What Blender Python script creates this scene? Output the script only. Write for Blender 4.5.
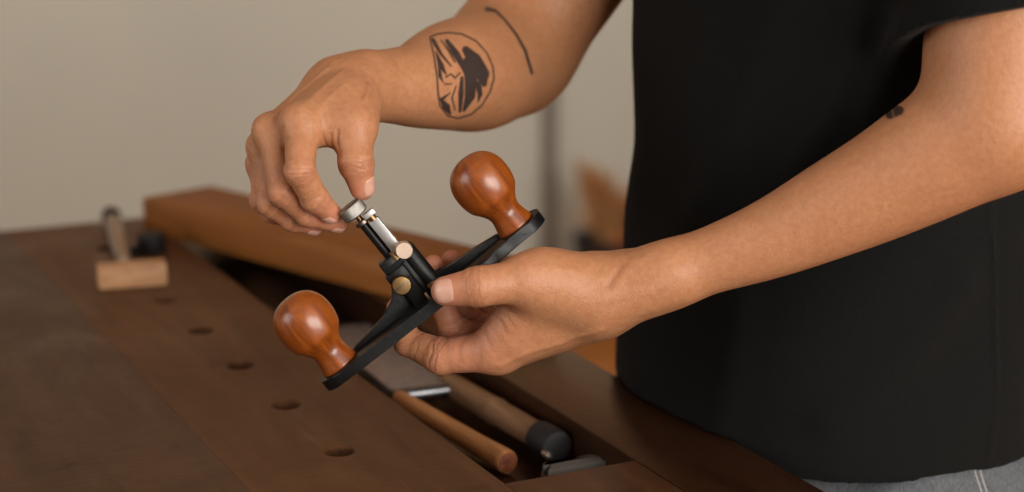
import bpy, bmesh, math, random
import numpy as np
from mathutils import Vector, Matrix

for o in list(bpy.data.objects):
    bpy.data.objects.remove(o)
scene = bpy.context.scene
COL = scene.collection
random.seed(7)

# ------------------------------------------------------------------ camera
# world axes follow the workbench: +Y runs along it, +X across it towards the worker
FOC, CX, CY = 1780.0, 512.0, 246.0
BENCH_Z = 0.88
EYE = np.array([0.0, 0.0, BENCH_Z + 0.40])
PITCH, YAW = math.atan(426 / FOC), math.radians(26.1)
_fh = np.array([math.sin(YAW), math.cos(YAW), 0.0])
RT = np.array([math.cos(YAW), -math.sin(YAW), 0.0])
FW = _fh * math.cos(PITCH) + np.array([0, 0, -math.sin(PITCH)])
UP = np.cross(RT, FW)

cam = bpy.data.cameras.new('camera')
cam.sensor_width = 36.0
cam.lens = FOC / 1024 * 36.0
cam.clip_start = 0.02
cam.dof.use_dof = True
cam.dof.focus_distance = 1.10
cam.dof.aperture_fstop = 3.7
cam_o = bpy.data.objects.new('camera', cam)
COL.objects.link(cam_o)
cam_o.location = EYE
cam_o.rotation_euler = (math.pi / 2 - PITCH, 0, -YAW)
scene.camera = cam_o

# ------------------------------------------------------------------ world, daylight, exposure
scene.view_settings.view_transform = 'Standard'
scene.view_settings.look = 'None'
scene.view_settings.gamma = 1.0
scene.view_settings.use_curve_mapping = False
scene.view_settings.exposure = 0.0
world = bpy.data.worlds.new('world')
scene.world = world
world.use_nodes = True
world.node_tree.nodes['Background'].inputs[0].default_value = (0.75, 0.85, 1.0, 1)
world.node_tree.nodes['Background'].inputs[1].default_value = 0.5

def area(name, loc, target, sx, sy, power, col):
    L = bpy.data.lights.new(name, 'AREA')
    L.shape = 'RECTANGLE'
    L.size, L.size_y = sx, sy
    L.energy = power
    L.color = col
    o = bpy.data.objects.new(name, L)
    COL.objects.link(o)
    o.location = loc
    d = Vector(target) - Vector(loc)
    o.rotation_euler = d.to_track_quat('-Z', 'Y').to_euler()
    return o

# daylight in the two window openings (front wall behind the viewer, left wall)
area('window_daylight_front', (1.15, -2.02, 1.72), (0.75, 2.0, 0.85), 2.4, 1.5, 116, (1.0, 0.965, 0.915))
area('window_daylight_left', (-2.25, 0.9, 1.75), (1.0, 0.95, 1.1), 1.6, 1.3, 22, (0.95, 0.975, 1.0))
# unseen area light, added to brighten the back wall only
wash = area('back_wall_fill', (1.2, 3.45, 2.66), (1.2, 4.45, 1.0), 4.2, 0.25, 25, (1.0, 0.985, 0.92))
wash.data.spread = math.radians(130)

# ------------------------------------------------------------------ helpers
def W(px, py, d):
    """point seen at (px, py) at distance d along the view axis"""
    return EYE + d * (FW + RT * (px - CX) / FOC - UP * (py - CY) / FOC)

def WM(px, py, mm):
    return W(px, py, 1.10 + mm / 1000.0)

def on_plane(px, py, z=BENCH_Z):
    r = FW + RT * (px - CX) / FOC - UP * (py - CY) / FOC
    return EYE + r * ((z - EYE[2]) / r[2])

def to_px(P):
    v = P - EYE
    d = v @ FW
    return CX + FOC * (v @ RT) / d, CY - FOC * (v @ UP) / d

def nrm(v):
    v = np.asarray(v, float)
    return v / np.linalg.norm(v)

def link(name, me, mat, parent=None, smooth=True):
    o = bpy.data.objects.new(name, me)
    COL.objects.link(o)
    if mat is not None:
        me.materials.append(mat)
    if smooth:
        me.polygons.foreach_set('use_smooth', [True] * len(me.polygons))
        try:
            me.set_sharp_from_angle(angle=math.radians(38))
        except Exception:
            pass
    if parent is not None:
        o.parent = parent
    return o

def build(name, bm, mat, parent=None, smooth=True):
    bmesh.ops.recalc_face_normals(bm, faces=bm.faces)
    me = bpy.data.meshes.new(name)
    bm.to_mesh(me)
    bm.free()
    return link(name, me, mat, parent, smooth)

def tag(o, label, cat, group=None, kind=None):
    o['label'] = label
    o['category'] = cat
    if group:
        o['group'] = group
    if kind:
        o['kind'] = kind
    return o

def thing(name, label, cat, loc=(0, 0, 0), group=None):
    o = bpy.data.objects.new(name, None)
    o.empty_display_size = 0.02
    COL.objects.link(o)
    # parts keep world coordinates; the Empty marks the base
    o.location = loc
    return tag(o, label, cat, group)

def fix(root):
    """give the children of an Empty their world placement back"""
    m = Matrix.Translation(root.location).inverted()
    for c in root.children:
        c.matrix_parent_inverse = m

def structure(name, bm, mat):
    o = build(name, bm, mat, None, False)
    o['kind'] = 'structure'
    return o

def add_box(bm, lo, hi, bevel=0.0, M=None, seg=2):
    r = bmesh.ops.create_cube(bm, size=1.0)
    vs = r['verts']
    lo, hi = np.array(lo, float), np.array(hi, float)
    for v in vs:
        v.co = Vector((lo + hi) / 2 + np.array(v.co) * (hi - lo))
    if bevel > 0:
        es = list({e for v in vs for e in v.link_edges})
        rb = bmesh.ops.bevel(bm, geom=es, offset=bevel, segments=seg, profile=0.5, affect='EDGES')
        vs = list({v for f in rb['faces'] for v in f.verts} | {v for v in vs if v.is_valid})
    if M is not None:
        for v in vs:
            v.co = M @ v.co
    return vs

def frame_matrix(o, ex, ey, ez):
    return Matrix(((ex[0], ey[0], ez[0], o[0]), (ex[1], ey[1], ez[1], o[1]), (ex[2], ey[2], ez[2], o[2]), (0, 0, 0, 1)))

def add_lathe(bm, prof, M=None, n=40):
    """prof: (radius, height) list; closed with caps"""
    rings = []
    for r, z in prof:
        ring = []
        for k in range(n):
            a = 2 * math.pi * k / n
            p = Vector((r * math.cos(a), r * math.sin(a), z))
            ring.append(bm.verts.new(M @ p if M is not None else p))
        rings.append(ring)
    for a, b in zip(rings, rings[1:]):
        for k in range(n):
            bm.faces.new((a[k], a[(k + 1) % n], b[(k + 1) % n], b[k]))
    bm.faces.new(list(reversed(rings[0])))
    bm.faces.new(rings[-1])

def add_prism(bm, pts, z0, z1, M=None, bevel=0.0):
    bot = [bm.verts.new(Vector((x, y, z0))) for x, y in pts]
    top = [bm.verts.new(Vector((x, y, z1))) for x, y in pts]
    n = len(pts)
    f1 = bm.faces.new(list(reversed(bot)))
    f2 = bm.faces.new(top)
    for k in range(n):
        bm.faces.new((bot[k], bot[(k + 1) % n], top[(k + 1) % n], top[k]))
    vs = bot + top
    if bevel > 0:
        es = list(f1.edges) + list(f2.edges)
        rb = bmesh.ops.bevel(bm, geom=es, offset=bevel, segments=2, profile=0.5, affect='EDGES')
        vs = list({v for f in rb['faces'] for v in f.verts} | {v for v in vs if v.is_valid})
    if M is not None:
        for v in vs:
            v.co = M @ v.co

def axis_matrix(p, d, side=None):
    ez = nrm(d)
    s = np.array(side if side is not None else ([0, 0, 1] if abs(ez[2]) < 0.9 else [1, 0, 0]), float)
    ex = nrm(s - ez * (s @ ez))
    ey = np.cross(ez, ex)
    return frame_matrix(p, ex, ey, ez)

# ------------------------------------------------------------------ materials
def srgb(r, g, b):
    return tuple(((c / 255) / 12.92 if c / 255 <= 0.04045 else ((c / 255 + 0.055) / 1.055) ** 2.4) for c in (r, g, b)) + (1.0,)

class Mat:
    def __init__(self, name, rough=0.5, metal=0.0, spec=0.5, base=None):
        self.m = bpy.data.materials.new(name)
        self.m.use_nodes = True
        self.nt = self.m.node_tree
        self.b = self.nt.nodes['Principled BSDF']
        self.b.inputs['Roughness'].default_value = rough
        self.b.inputs['Metallic'].default_value = metal
        self.b.inputs['Specular IOR Level'].default_value = spec
        if base:
            self.b.inputs['Base Color'].default_value = base
        self._co = None

    def n(self, t, **kw):
        nd = self.nt.nodes.new(t)
        for k, v in kw.items():
            setattr(nd, k, v)
        return nd

    def l(self, a, b):
        self.nt.links.new(a, b)

    def co(self, scale=(1, 1, 1), rot=(0, 0, 0), kind='Object'):
        tc = self.n('ShaderNodeTexCoord')
        mp = self.n('ShaderNodeMapping')
        mp.inputs['Scale'].default_value = scale
        mp.inputs['Rotation'].default_value = rot
        self.l(tc.outputs[kind], mp.inputs[0])
        return mp.outputs[0]

    def noise(self, co, scale, detail=4.0, rough=0.55, dist=0.0):
        nd = self.n('ShaderNodeTexNoise')
        nd.inputs['Scale'].default_value = scale
        nd.inputs['Detail'].default_value = detail
        nd.inputs['Roughness'].default_value = rough
        nd.inputs['Distortion'].default_value = dist
        self.l(co, nd.inputs['Vector'])
        return nd.outputs['Fac']

    def ramp(self, fac, stops):
        r = self.n('ShaderNodeValToRGB')
        while len(r.color_ramp.elements) < len(stops):
            r.color_ramp.elements.new(0.5)
        for e, (p, c) in zip(r.color_ramp.elements, stops):
            e.position = p
            e.color = c if len(c) == 4 else c + (1,)
        self.l(fac, r.inputs[0])
        return r.outputs[0]

    def mix(self, fac, a, b, mode='MIX'):
        m = self.n('ShaderNodeMix', data_type='RGBA', blend_type=mode)
        for s, v in ((m.inputs[0], fac), (m.inputs[6], a), (m.inputs[7], b)):
            if isinstance(v, (int, float)):
                s.default_value = v
            elif isinstance(v, tuple):
                s.default_value = v
            else:
                self.l(v, s)
        return m.outputs[2]

    def math(self, op, a, b=0.0):
        m = self.n('ShaderNodeMath', operation=op)
        for s, v in ((m.inputs[0], a), (m.inputs[1], b)):
            if isinstance(v, (int, float)):
                s.default_value = v
            else:
                self.l(v, s)
        return m.outputs[0]

    def attr(self, name):
        a = self.n('ShaderNodeAttribute', attribute_name=name)
        return a.outputs['Fac']

    def color(self, s):
        self.l(s, self.b.inputs['Base Color'])

    def rough(self, s):
        self.l(s, self.b.inputs['Roughness'])

    def bump(self, h, strength=0.3, dist=0.001):
        b = self.n('ShaderNodeBump')
        b.inputs['Strength'].default_value = strength
        b.inputs['Distance'].default_value = dist
        self.l(h, b.inputs['Height'])
        self.l(b.outputs[0], self.b.inputs['Normal'])

def wood(name, dark, mid, light, axis_scale, rough=(0.4, 0.6), grain=30.0, spec=0.5, bump=0.25, coat=0.0, blotch=0.35):
    w = Mat(name, spec=spec)
    c = w.co(axis_scale)
    g = w.noise(c, grain, 6, 0.6, 0.6)
    col = w.ramp(g, [(0.28, dark), (0.5, mid), (0.74, light)])
    big = w.noise(w.co((1, 1, 1)), 5.0, 3, 0.6)
    bl = w.ramp(big, [(0.35, (0.62, 0.62, 0.62)), (0.65, (1.1, 1.1, 1.1))])
    col = w.mix(blotch, col, w.mix(1.0, col, bl, 'MULTIPLY'))
    w.color(col)
    rr = w.n('ShaderNodeMapRange')
    rr.inputs[3].default_value, rr.inputs[4].default_value = rough
    w.l(g, rr.inputs[0])
    w.rough(rr.outputs[0])
    w.bump(g, bump, 0.0006)
    if coat:
        w.b.inputs['Coat Weight'].default_value = coat
        w.b.inputs['Coat Roughness'].default_value = 0.22
    return w

def make_bench_wood(name='bench_wood', tint=(0.24, 0.17, 0.14), rough=(0.24, 0.38), varnish=(1.0, 0.70, 0.44), spec=0.7):
    w = Mat(name, spec=spec)
    g = w.noise(w.co((1, 0.10, 1)), 55, 6, 0.62, 0.5)
    col = w.ramp(g, [(0.25, srgb(62, 42, 30)), (0.5, srgb(86, 60, 41)), (0.78, srgb(108, 77, 54))])
    # worn grey patches, scuffs and oil stains of long use
    p = w.noise(w.co((1, 0.6, 1)), 9, 5, 0.65, 0.8)
    worn = w.ramp(p, [(0.42, (0, 0, 0)), (0.72, (1, 1, 1))])
    col = w.mix(w.math('MULTIPLY', worn, 0.45), col, srgb(104, 82, 68))
    s = w.noise(w.co((1, 1, 1)), 26, 4, 0.7, 0.3)
    st = w.ramp(s, [(0.30, (1, 1, 1)), (0.40, (0, 0, 0))])
    col = w.mix(w.math('MULTIPLY', st, 0.55), col, srgb(46, 30, 21))
    sc = w.noise(w.co((140, 9, 60), (0, 0, 0.5)), 1.0, 3, 0.5)
    scr_f = w.noise(w.co((30, 200, 30), (0, 0, 0.9)), 1.0, 4, 0.7)
    scr = w.ramp(sc, [(0.68, (0, 0, 0)), (0.75, (1, 1, 1))])
    col = w.mix(w.math('MULTIPLY', scr, 0.22), col, srgb(140, 112, 92))
    col = w.mix(1.0, col, tint + (1.0,), 'MULTIPLY')
    w.b.inputs['Specular Tint'].default_value = varnish + (1.0,)
    w.color(col)
    rr = w.ramp(p, [(0.3, (rough[0],) * 3), (0.7, (rough[1],) * 3)])
    w.rough(rr)
    w.bump(w.math('ADD', g, w.math('MULTIPLY', w.math('ADD', s, scr_f), 0.8)), 0.5, 0.0008)
    return w.m

def make_skin():
    s = Mat('skin', spec=0.45)
    c = s.co()
    a = s.noise(c, 28, 4, 0.6)
    col = s.ramp(a, [(0.25, srgb(181, 123, 83)), (0.75, srgb(190, 132, 91))])
    f = s.noise(c, 240, 3, 0.6)
    col = s.mix(0.16, col, s.ramp(f, [(0.35, srgb(150, 92, 64)), (0.65, srgb(214, 160, 124))]))
    col = s.mix(s.math('MULTIPLY', s.attr('flush'), 0.75), col, srgb(202, 128, 104))
    col = s.mix(s.math('MULTIPLY', s.attr('crease'), 0.38), col, srgb(128, 70, 50))
    col = s.mix(s.math('MULTIPLY', s.attr('lips'), 0.6), col, srgb(170, 90, 80))
    col = s.mix(s.attr('ink'), col, srgb(30, 32, 36))
    s.color(col)
    s.b.inputs['Subsurface Weight'].default_value = 0.22
    s.b.inputs['Subsurface Radius'].default_value = (1.0, 0.35, 0.18)
    s.b.inputs['Subsurface Scale'].default_value = 0.006
    s.rough(s.ramp(f, [(0.3, (0.42, 0.42, 0.42)), (0.7, (0.56, 0.56, 0.56))]))
    v = s.n('ShaderNodeTexVoronoi')
    v.inputs['Scale'].default_value = 850
    s.l(c, v.inputs['Vector'])
    h = s.math('ADD', s.math('MULTIPLY', v.outputs['Distance'], 0.5), s.math('MULTIPLY', s.noise(c, 330, 4, 0.65), 1.0))
    s.bump(h, 0.55, 0.0006)
    return s.m

def make_shirt():
    s = Mat('black_cotton', rough=0.92, spec=0.12)
    c = s.co()
    f = s.noise(c, 900, 2, 0.5)
    col = s.mix(0.5, srgb(16, 16, 15), s.ramp(f, [(0.3, srgb(13, 13, 13)), (0.7, srgb(26, 26, 25))]))
    s.color(col)
    s.bump(f, 0.3, 0.0004)
    s.b.inputs['Sheen Weight'].default_value = 0.03
    s.b.inputs['Sheen Roughness'].default_value = 0.5
    return s.m

def make_denim():
    s = Mat('grey_denim', rough=0.85, spec=0.2)
    f = s.noise(s.co((1, 1, 0.25)), 700, 3, 0.6)
    g = s.noise(s.co(), 22, 3, 0.6)
    col = s.ramp(f, [(0.3, srgb(64, 67, 71)), (0.7, srgb(112, 115, 119))])
    col = s.mix(0.4, col, s.ramp(g, [(0.3, srgb(66, 68, 70)), (0.7, srgb(100, 102, 104))]))
    s.color(col)
    s.bump(f, 0.4, 0.0005)
    return s.m

def make_plaster(name, a, b):
    s = Mat(name, rough=0.85, spec=0.2)
    n1 = s.noise(s.co(), 1.3, 4, 0.6)
    s.color(s.ramp(n1, [(0.3, a), (0.7, b)]))
    s.bump(s.noise(s.co(), 60, 4, 0.6), 0.1, 0.002)
    return s.m

def metal(name, col, rough, brushed=0.0, spec=0.5):
    s = Mat(name, rough=rough, metal=1.0, spec=spec)
    n1 = s.noise(s.co(), 90, 4, 0.65)
    dk = tuple(c * 0.72 for c in col[:3]) + (1,)
    s.color(s.ramp(n1, [(0.3, dk), (0.7, col)]))
    s.rough(s.ramp(n1, [(0.3, (rough * 1.3,) * 3), (0.7, (rough * 0.85,) * 3)]))
    if brushed:
        s.bump(s.noise(s.co((600, 600, 600)), 1.0, 2, 0.5), brushed, 0.0003)
    return s.m

BENCH = make_bench_wood()
BENCH_GREY = make_bench_wood('bench_wood_grey', (0.58, 0.57, 0.60), (0.36, 0.60), (1.0, 0.86, 0.78), 0.34)
BENCH_WORN = make_bench_wood('bench_wood_worn', (0.84, 0.71, 0.60), (0.36, 0.58), (1.0, 0.70, 0.46), 0.34)
SKIN = make_skin()
SHIRT = make_shirt()
DENIM = make_denim()
WALL = make_plaster('beige_plaster', srgb(187, 183, 170), srgb(193, 189, 175))
CEIL = make_plaster('white_plaster', srgb(214, 208, 198), srgb(220, 214, 204))
TIMBER = wood('timber_wood', srgb(126, 71, 22), srgb(150, 89, 31), srgb(165, 102, 40), (1, 0.08, 1), (0.5, 0.65), 60).m
KNOBW = wood('cherry_knob_wood', srgb(98, 43, 8), srgb(144, 70, 15), srgb(174, 93, 27), (1, 1, 0.07), (0.32, 0.42), 150, coat=0.5, bump=0.05, blotch=0.5).m
PALEW = wood('pale_wood', srgb(160, 114, 76), srgb(190, 142, 100), srgb(208, 164, 122), (0.2, 1, 1), (0.5, 0.65), 90).m
HANDLEW = wood('chisel_handle_wood', srgb(128, 80, 42), srgb(164, 108, 62), srgb(188, 134, 84), (1, 0.1, 1), (0.35, 0.5), 90, coat=0.2).m
HANDLEW2 = wood('old_handle_wood', srgb(88, 60, 40), srgb(124, 90, 62), srgb(150, 112, 80), (1, 0.1, 1), (0.4, 0.55), 90).m
FLOORM = wood('floor_wood', srgb(140, 80, 26), srgb(168, 100, 36), srgb(186, 118, 48), (0.1, 1, 1), (0.35, 0.5), 24)
FLOORW = FLOORM.m
_bk = FLOORM.n('ShaderNodeTexBrick')
for k_, v_ in (('Scale', 1.0), ('Mortar Size', 0.0025), ('Brick Width', 1.4), ('Row Height', 0.11)):
    _bk.inputs[k_].default_value = v_
_bk.inputs['Color1'].default_value = (1, 1, 1, 1); _bk.inputs['Color2'].default_value = (0.82, 0.80, 0.78, 1); _bk.inputs['Mortar'].default_value = (0.25, 0.2, 0.16, 1)
FLOORM.l(FLOORM.co(), _bk.inputs['Vector'])
_src = FLOORM.b.inputs['Base Color'].links[0].from_socket
FLOORM.color(FLOORM.mix(1.0, _src, _bk.outputs['Color'], 'MULTIPLY'))
STEEL = metal('polished_steel', (0.60, 0.60, 0.60, 1), 0.3)
SILVER = metal('brushed_silver', (0.80, 0.80, 0.79, 1), 0.40, 0.2)
GREYSTEEL = metal('dull_steel', (0.50, 0.48, 0.49, 1), 0.5)
KNURL = metal('knurled_steel', (0.42, 0.40, 0.36, 1), 0.42)
BRASS = metal('aged_brass', (0.34, 0.21, 0.09, 1), 0.32)
COPPER = metal('copper_steel', (0.86, 0.66, 0.52, 1), 0.34)
BRONZE = metal('dark_bronze', (0.22, 0.18, 0.14, 1), 0.38)
def _iron():
    s = Mat('black_japanned_iron', rough=0.42, spec=0.32)
    n1 = s.noise(s.co(), 260, 4, 0.6)
    s.color(s.ramp(n1, [(0.3, srgb(10, 10, 10)), (0.7, srgb(18, 17, 17))]))
    s.bump(n1, 0.35, 0.0006)
    return s.m
IRON = _iron()
DARK = Mat('dark_rubber', 0.6, base=srgb(24, 22, 22)).m
HAIR = Mat('black_hair', 0.5, base=srgb(22, 18, 16)).m
SHOE = Mat('brown_leather', 0.5, base=srgb(70, 46, 30)).m
NAIL = Mat('fingernail', 0.3, spec=0.5, base=srgb(212, 162, 140)).m
NAIL.node_tree.nodes['Principled BSDF'].inputs['Subsurface Weight'].default_value = 0.1
NAIL.node_tree.nodes['Principled BSDF'].inputs['Subsurface Scale'].default_value = 0.003
WHITEP = Mat('white_paint', 0.5, base=srgb(214, 210, 202)).m
GREYP = Mat('grey_strip', 0.6, base=srgb(120, 110, 98)).m
THREAD = Mat('grey_thread', 0.9, base=srgb(150, 148, 146)).m

# ------------------------------------------------------------------ the room
X0, X1, Y0, Y1, ZC = -2.2, 4.2, -2.0, 4.45, 2.7
def wall_box(name, lo, hi, mat=WALL):
    bm = bmesh.new()
    add_box(bm, lo, hi)
    return structure(name, bm, mat)

bm = bmesh.new()
add_box(bm, (X0 - .1, Y0 - .1, -0.1), (X1 + .1, Y1 + .1, 0.0))
structure('floor', bm, FLOORW)
wall_box('ceiling', (X0 - .1, Y0 - .1, ZC), (X1 + .1, Y1 + .1, ZC + .1), CEIL)
wall_box('wall_back', (X0 - .1, Y1, 0), (X1 + .1, Y1 + .1, ZC))
wall_box('wall_right', (X1, Y0, 0), (X1 + .1, Y1, ZC))

def wall_with_opening(name, axis, pos, a0, a1, oa0, oa1, z0, z1):
    """wall in the plane axis=pos (0.1 thick outwards) with a window opening"""
    bm = bmesh.new()
    for (p0, p1, q0, q1) in ((a0, oa0, 0, ZC), (oa1, a1, 0, ZC), (oa0, oa1, 0, z0), (oa0, oa1, z1, ZC)):
        if axis == 'y':
            add_box(bm, (p0, pos - .1, q0), (p1, pos, q1))
        else:
            add_box(bm, (pos - .1, p0, q0), (pos, p1, q1))
    structure(name, bm, WALL)

def window_frame(name, axis, pos, oa0, oa1, z0, z1):
    bm = bmesh.new()
    def b(p0, p1, q0, q1, t0=-.09, t1=0.01):
        if axis == 'y':
            add_box(bm, (p0, pos + t0, q0), (p1, pos + t1, q1), 0.004)
        else:
            add_box(bm, (pos + t0, p0, q0), (pos + t1, p1, q1), 0.004)
    w = 0.05
    b(oa0, oa0 + w, z0, z1); b(oa1 - w, oa1, z0, z1)
    b(oa0 + w, oa1 - w, z0, z0 + w); b(oa0 + w, oa1 - w, z1 - w, z1)
    m = (oa0 + oa1) / 2
    b(m - .02, m + .02, z0 + w, z1 - w, -.06, -.03)
    structure(name, bm, WHITEP)

wall_with_opening('wall_front', 'y', Y0, X0 - .1, X1 + .1, -0.1, 2.4, 0.92, 2.5)
window_frame('window_1', 'y', Y0, -0.1, 2.4, 0.92, 2.5)
wall_with_opening('wall_left', 'x', X0, Y0, Y1, 0.1, 1.7, 1.05, 2.45)
window_frame('window_2', 'x', X0, 0.1, 1.7, 1.05, 2.45)

# unseen wood panel high on the back wall, added to warm the bench's reflections
bm = bmesh.new()
add_box(bm, (X0, Y1 - .025, 1.42), (X1, Y1, ZC - .02), 0.004)
structure('reflection_panel', bm, wood('reflection_panel_wood', srgb(166, 122, 82), srgb(188, 142, 98), srgb(202, 158, 114), (1, 1, 0.1), (0.5, 0.65), 12).m)

# narrow grey upright strip on the back wall
r = W(547, 120, 1.0) - EYE
ps = EYE + r * ((Y1 - EYE[1]) / r[1])
bm = bmesh.new()
add_box(bm, (ps[0] - .02, Y1 - .03, 0), (ps[0] + .02, Y1, ZC), 0.008)
structure('wall_strip', bm, GREYP)

# ------------------------------------------------------------------ workbench
TR0, TR1, TRY0 = 0.4525, 0.547, 0.936
BX0, BX1, BY0, BY1 = 0.02, 0.624, 0.42, 1.783
TRY1 = 1.70
bench = thing('workbench', 'dark brown wooden workbench with dog holes and open tool trough', 'workbench', (0.33, 1.1, 0))
ZT = BENCH_Z - 0.075
def bench_part(name, lo, hi, bev=0.0015, mat=None):
    bm = bmesh.new()
    add_box(bm, lo, hi, bev)
    return build(name, bm, mat or BENCH, bench)
bench_part('top_board', (BX0, BY0, ZT), (0.30748, BY1, BENCH_Z), 0.0003, BENCH_GREY)
# holed board: strips around round openings built as one mesh
def holed_board(x0, x1, y0, y1, z0, z1, cx, ys, r, n=32):
    bm = bmesh.new()
    edges = [y0] + [(a + b) / 2 for a, b in zip(ys, ys[1:])] + [y1]
    for i, cy in enumerate(ys):
        a, b = edges[i], edges[i + 1]
        ring = [(cx + r * math.cos(2 * math.pi * k / n + math.pi / n), cy + r * math.sin(2 * math.pi * k / n + math.pi / n)) for k in range(n)]
        # matching outline on the rectangle
        out = []
        for k in range(n):
            an = 2 * math.pi * k / n + math.pi / n
            dx, dy = math.cos(an), math.sin(an)
            t = min(((x1 - cx) if dx > 0 else (x0 - cx)) / dx if abs(dx) > 1e-9 else 1e9,
                    ((b - cy) if dy > 0 else (a - cy)) / dy if abs(dy) > 1e-9 else 1e9)
            out.append((cx + dx * t, cy + dy * t))
        corners = {}
        for (qx, qy) in ((x1, b), (x0, b), (x0, a), (x1, a)):
            an = math.atan2(qy - cy, qx - cx) % (2 * math.pi)
            k = int((an - math.pi / n) / (2 * math.pi / n)) % n
            corners[k] = (qx, qy)
        for z, up in ((z1, True), (z0, False)):
            rc = r + 0.0012 if up else r
            vin = [bm.verts.new((cx + (p[0] - cx) * rc / r, cy + (p[1] - cy) * rc / r, z)) for p in ring]
            vout = [bm.verts.new((p[0], p[1], z)) for p in out]
            for k in range(n):
                k2 = (k + 1) % n
                f = [vin[k], vout[k]]
                if k in corners:
                    f.append(bm.verts.new((*corners[k], z)))
                f += [vout[k2], vin[k2]]
                bm.faces.new(f if up else list(reversed(f)))
            if up:
                top_in = vin
            else:
                bot_in = vin
        mid = [bm.verts.new((p[0], p[1], z1 - 0.0012)) for p in ring]
        for k in range(n):
            k2 = (k + 1) % n
            bm.faces.new((top_in[k2], mid[k2], mid[k], top_in[k]))
            bm.faces.new((mid[k2], bot_in[k2], bot_in[k], mid[k]))
    for f in ((x0, y0, x1, y0), (x1, y0, x1, y1), (x1, y1, x0, y1), (x0, y1, x0, y0)):
        bm.faces.new([bm.verts.new(q) for q in ((f[0], f[1], z0), (f[2], f[3], z0), (f[2], f[3], z1), (f[0], f[1], z1))])
    me = bpy.data.meshes.new('top_board')
    bm.to_mesh(me)
    bm.free()
    return link('top_board', me, BENCH_WORN, bench, False)
holed_board(0.3075, TR0, BY0, BY1, ZT, BENCH_Z, 0.3815, [1.035 + 0.1045 * k for k in range(-5, 7)], 0.0097)
bench_part('end_block', (TR0 + .0003, BY0, ZT), (TR1 - .0004, TRY0, BENCH_Z), 0.0015, BENCH_WORN)
bench_part('end_block', (TR0 + .0003, TRY1, ZT), (TR1 - .0004, BY1, BENCH_Z))
bench_part('front_rail', (TR1, BY0, ZT - .02), (BX1, BY1, BENCH_Z), 0.002)
bench_part('trough_bottom', (TR0 + .0005, TRY0 + .0005, ZT), (TR1 - .0005, TRY1 - .0005, .846))
TROUGH_Z = .846
for sx in (BX0 + .03, BX1 - .12):
    for sy in (BY0 + .10, BY1 - .22):
        bench_part('leg', (sx, sy, 0), (sx + .09, sy + .09, ZT - .02), 0.004)
for sx in (BX0 + .05, BX1 - .10):
    bench_part('stretcher', (sx, BY0 + .19, .14), (sx + .05, BY1 - .22, .24), 0.004)
for sy in (BY0 + .12, BY1 - .20):
    bench_part('stretcher', (BX0 + .12, sy, .26), (BX1 - .12, sy + .05, .36), 0.004)
    bench_part('bearer', (BX0 + .01, sy, ZT - .10), (TR1 - .002, sy + .05, ZT - .015), 0.003)
fix(bench)

# ------------------------------------------------------------------ timber lying across the bench
e = nrm((0.337, -0.941, 0)); pz = np.array([0, 0, 1.0]); q = np.cross(pz, e)
if q[0] < 0: q = -q
Mt = frame_matrix((0.432, 1.718, BENCH_Z + 0.0005), q, -e, pz) if np.linalg.det(np.array([q, -e, pz])) > 0 else frame_matrix((0.432, 1.718, BENCH_Z + 0.0005), q, e, pz)
bm = bmesh.new()
sgn = -1 if np.linalg.det(np.array([q, -e, pz])) > 0 else 1
add_box(bm, (0, min(0, sgn * .49), 0), (.084, max(0, sgn * .49), .0345), 0.0015)
o = build('timber', bm, TIMBER)
o.matrix_world = Mt
tag(o, 'thick orange brown squared timber lying slantwise across the far end of the bench', 'timber')

# ------------------------------------------------------------------ mallet-like tool at the far left
ml = thing('mallet', 'small pale wooden head on a grey metal shaft lying at far end of bench', 'mallet', (0.365, 1.51, BENCH_Z))
bm = bmesh.new()
a0, a1 = on_plane(99, 291), on_plane(168, 286)
ex = nrm(np.array([a1[0] - a0[0], a1[1] - a0[1], 0])); ey = np.cross([0, 0, 1], ex)
Mh = frame_matrix((a0[0], a0[1], BENCH_Z + 0.0003), ex, ey, (0, 0, 1))
add_box(bm, (0, 0, 0), (np.linalg.norm(a1 - a0), .022, .0205), 0.002, Mh)
build('head', bm, PALEW, ml)
pA = np.array([*(((a0 + a1) / 2)[:2] - ex[:2] * .004 + ey[:2] * .022), BENCH_Z + .012])
tipg = on_plane(111, 215, BENCH_Z + .010)
dv = nrm(tipg - pA); L = np.linalg.norm(tipg - pA)
bm = bmesh.new()
add_lathe(bm, [(.006, -.004), (.0075, .0), (.0075, .02), (.006, .026)], axis_matrix(pA, dv), 20)
build('ferrule', bm, STEEL, ml)
bm = bmesh.new()
add_lathe(bm, [(.0055, .02), (.0055, .03), (.008, .06), (.0085, .13), (.0075, L - .03), (.0055, L - .022)], axis_matrix(pA, dv), 20)
build('shaft', bm, metal('shaft_steel', (0.45, 0.40, 0.36, 1), 0.4), ml)
bm = bmesh.new()
add_lathe(bm, [(.006, L - .025), (.009, L - .02), (.0098, L - .004), (.006, L)], axis_matrix(pA, dv), 20)
build('end_cap', bm, DARK, ml)
fix(ml)

# black iron hold-down dog lying beside the timber
bd = thing('iron_clamp', 'small black iron clamp lying between the mallet and the timber', 'clamp', (0.42, 1.63, BENCH_Z))
g0, g1 = on_plane(152, 252), on_plane(122, 259)
bm = bmesh.new()
add_lathe(bm, [(.012, 0), (.0135, .002), (.0135, .016), (.011, .019)], Matrix.Translation((g0[0], g0[1] , BENCH_Z + .0003)), 28)
build('pad', bm, DARK, bd)
bm = bmesh.new()
v = nrm((g1 - g0) * np.array([1, 1, 0]))
Mb = frame_matrix((g0[0], g0[1], BENCH_Z + .0002), v, np.cross([0, 0, 1], v), (0, 0, 1))
add_box(bm, (.010, -.005, 0.001), (.026, .005, .010), .002, Mb)
build('bar', bm, IRON, bd)
fix(bd)

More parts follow.
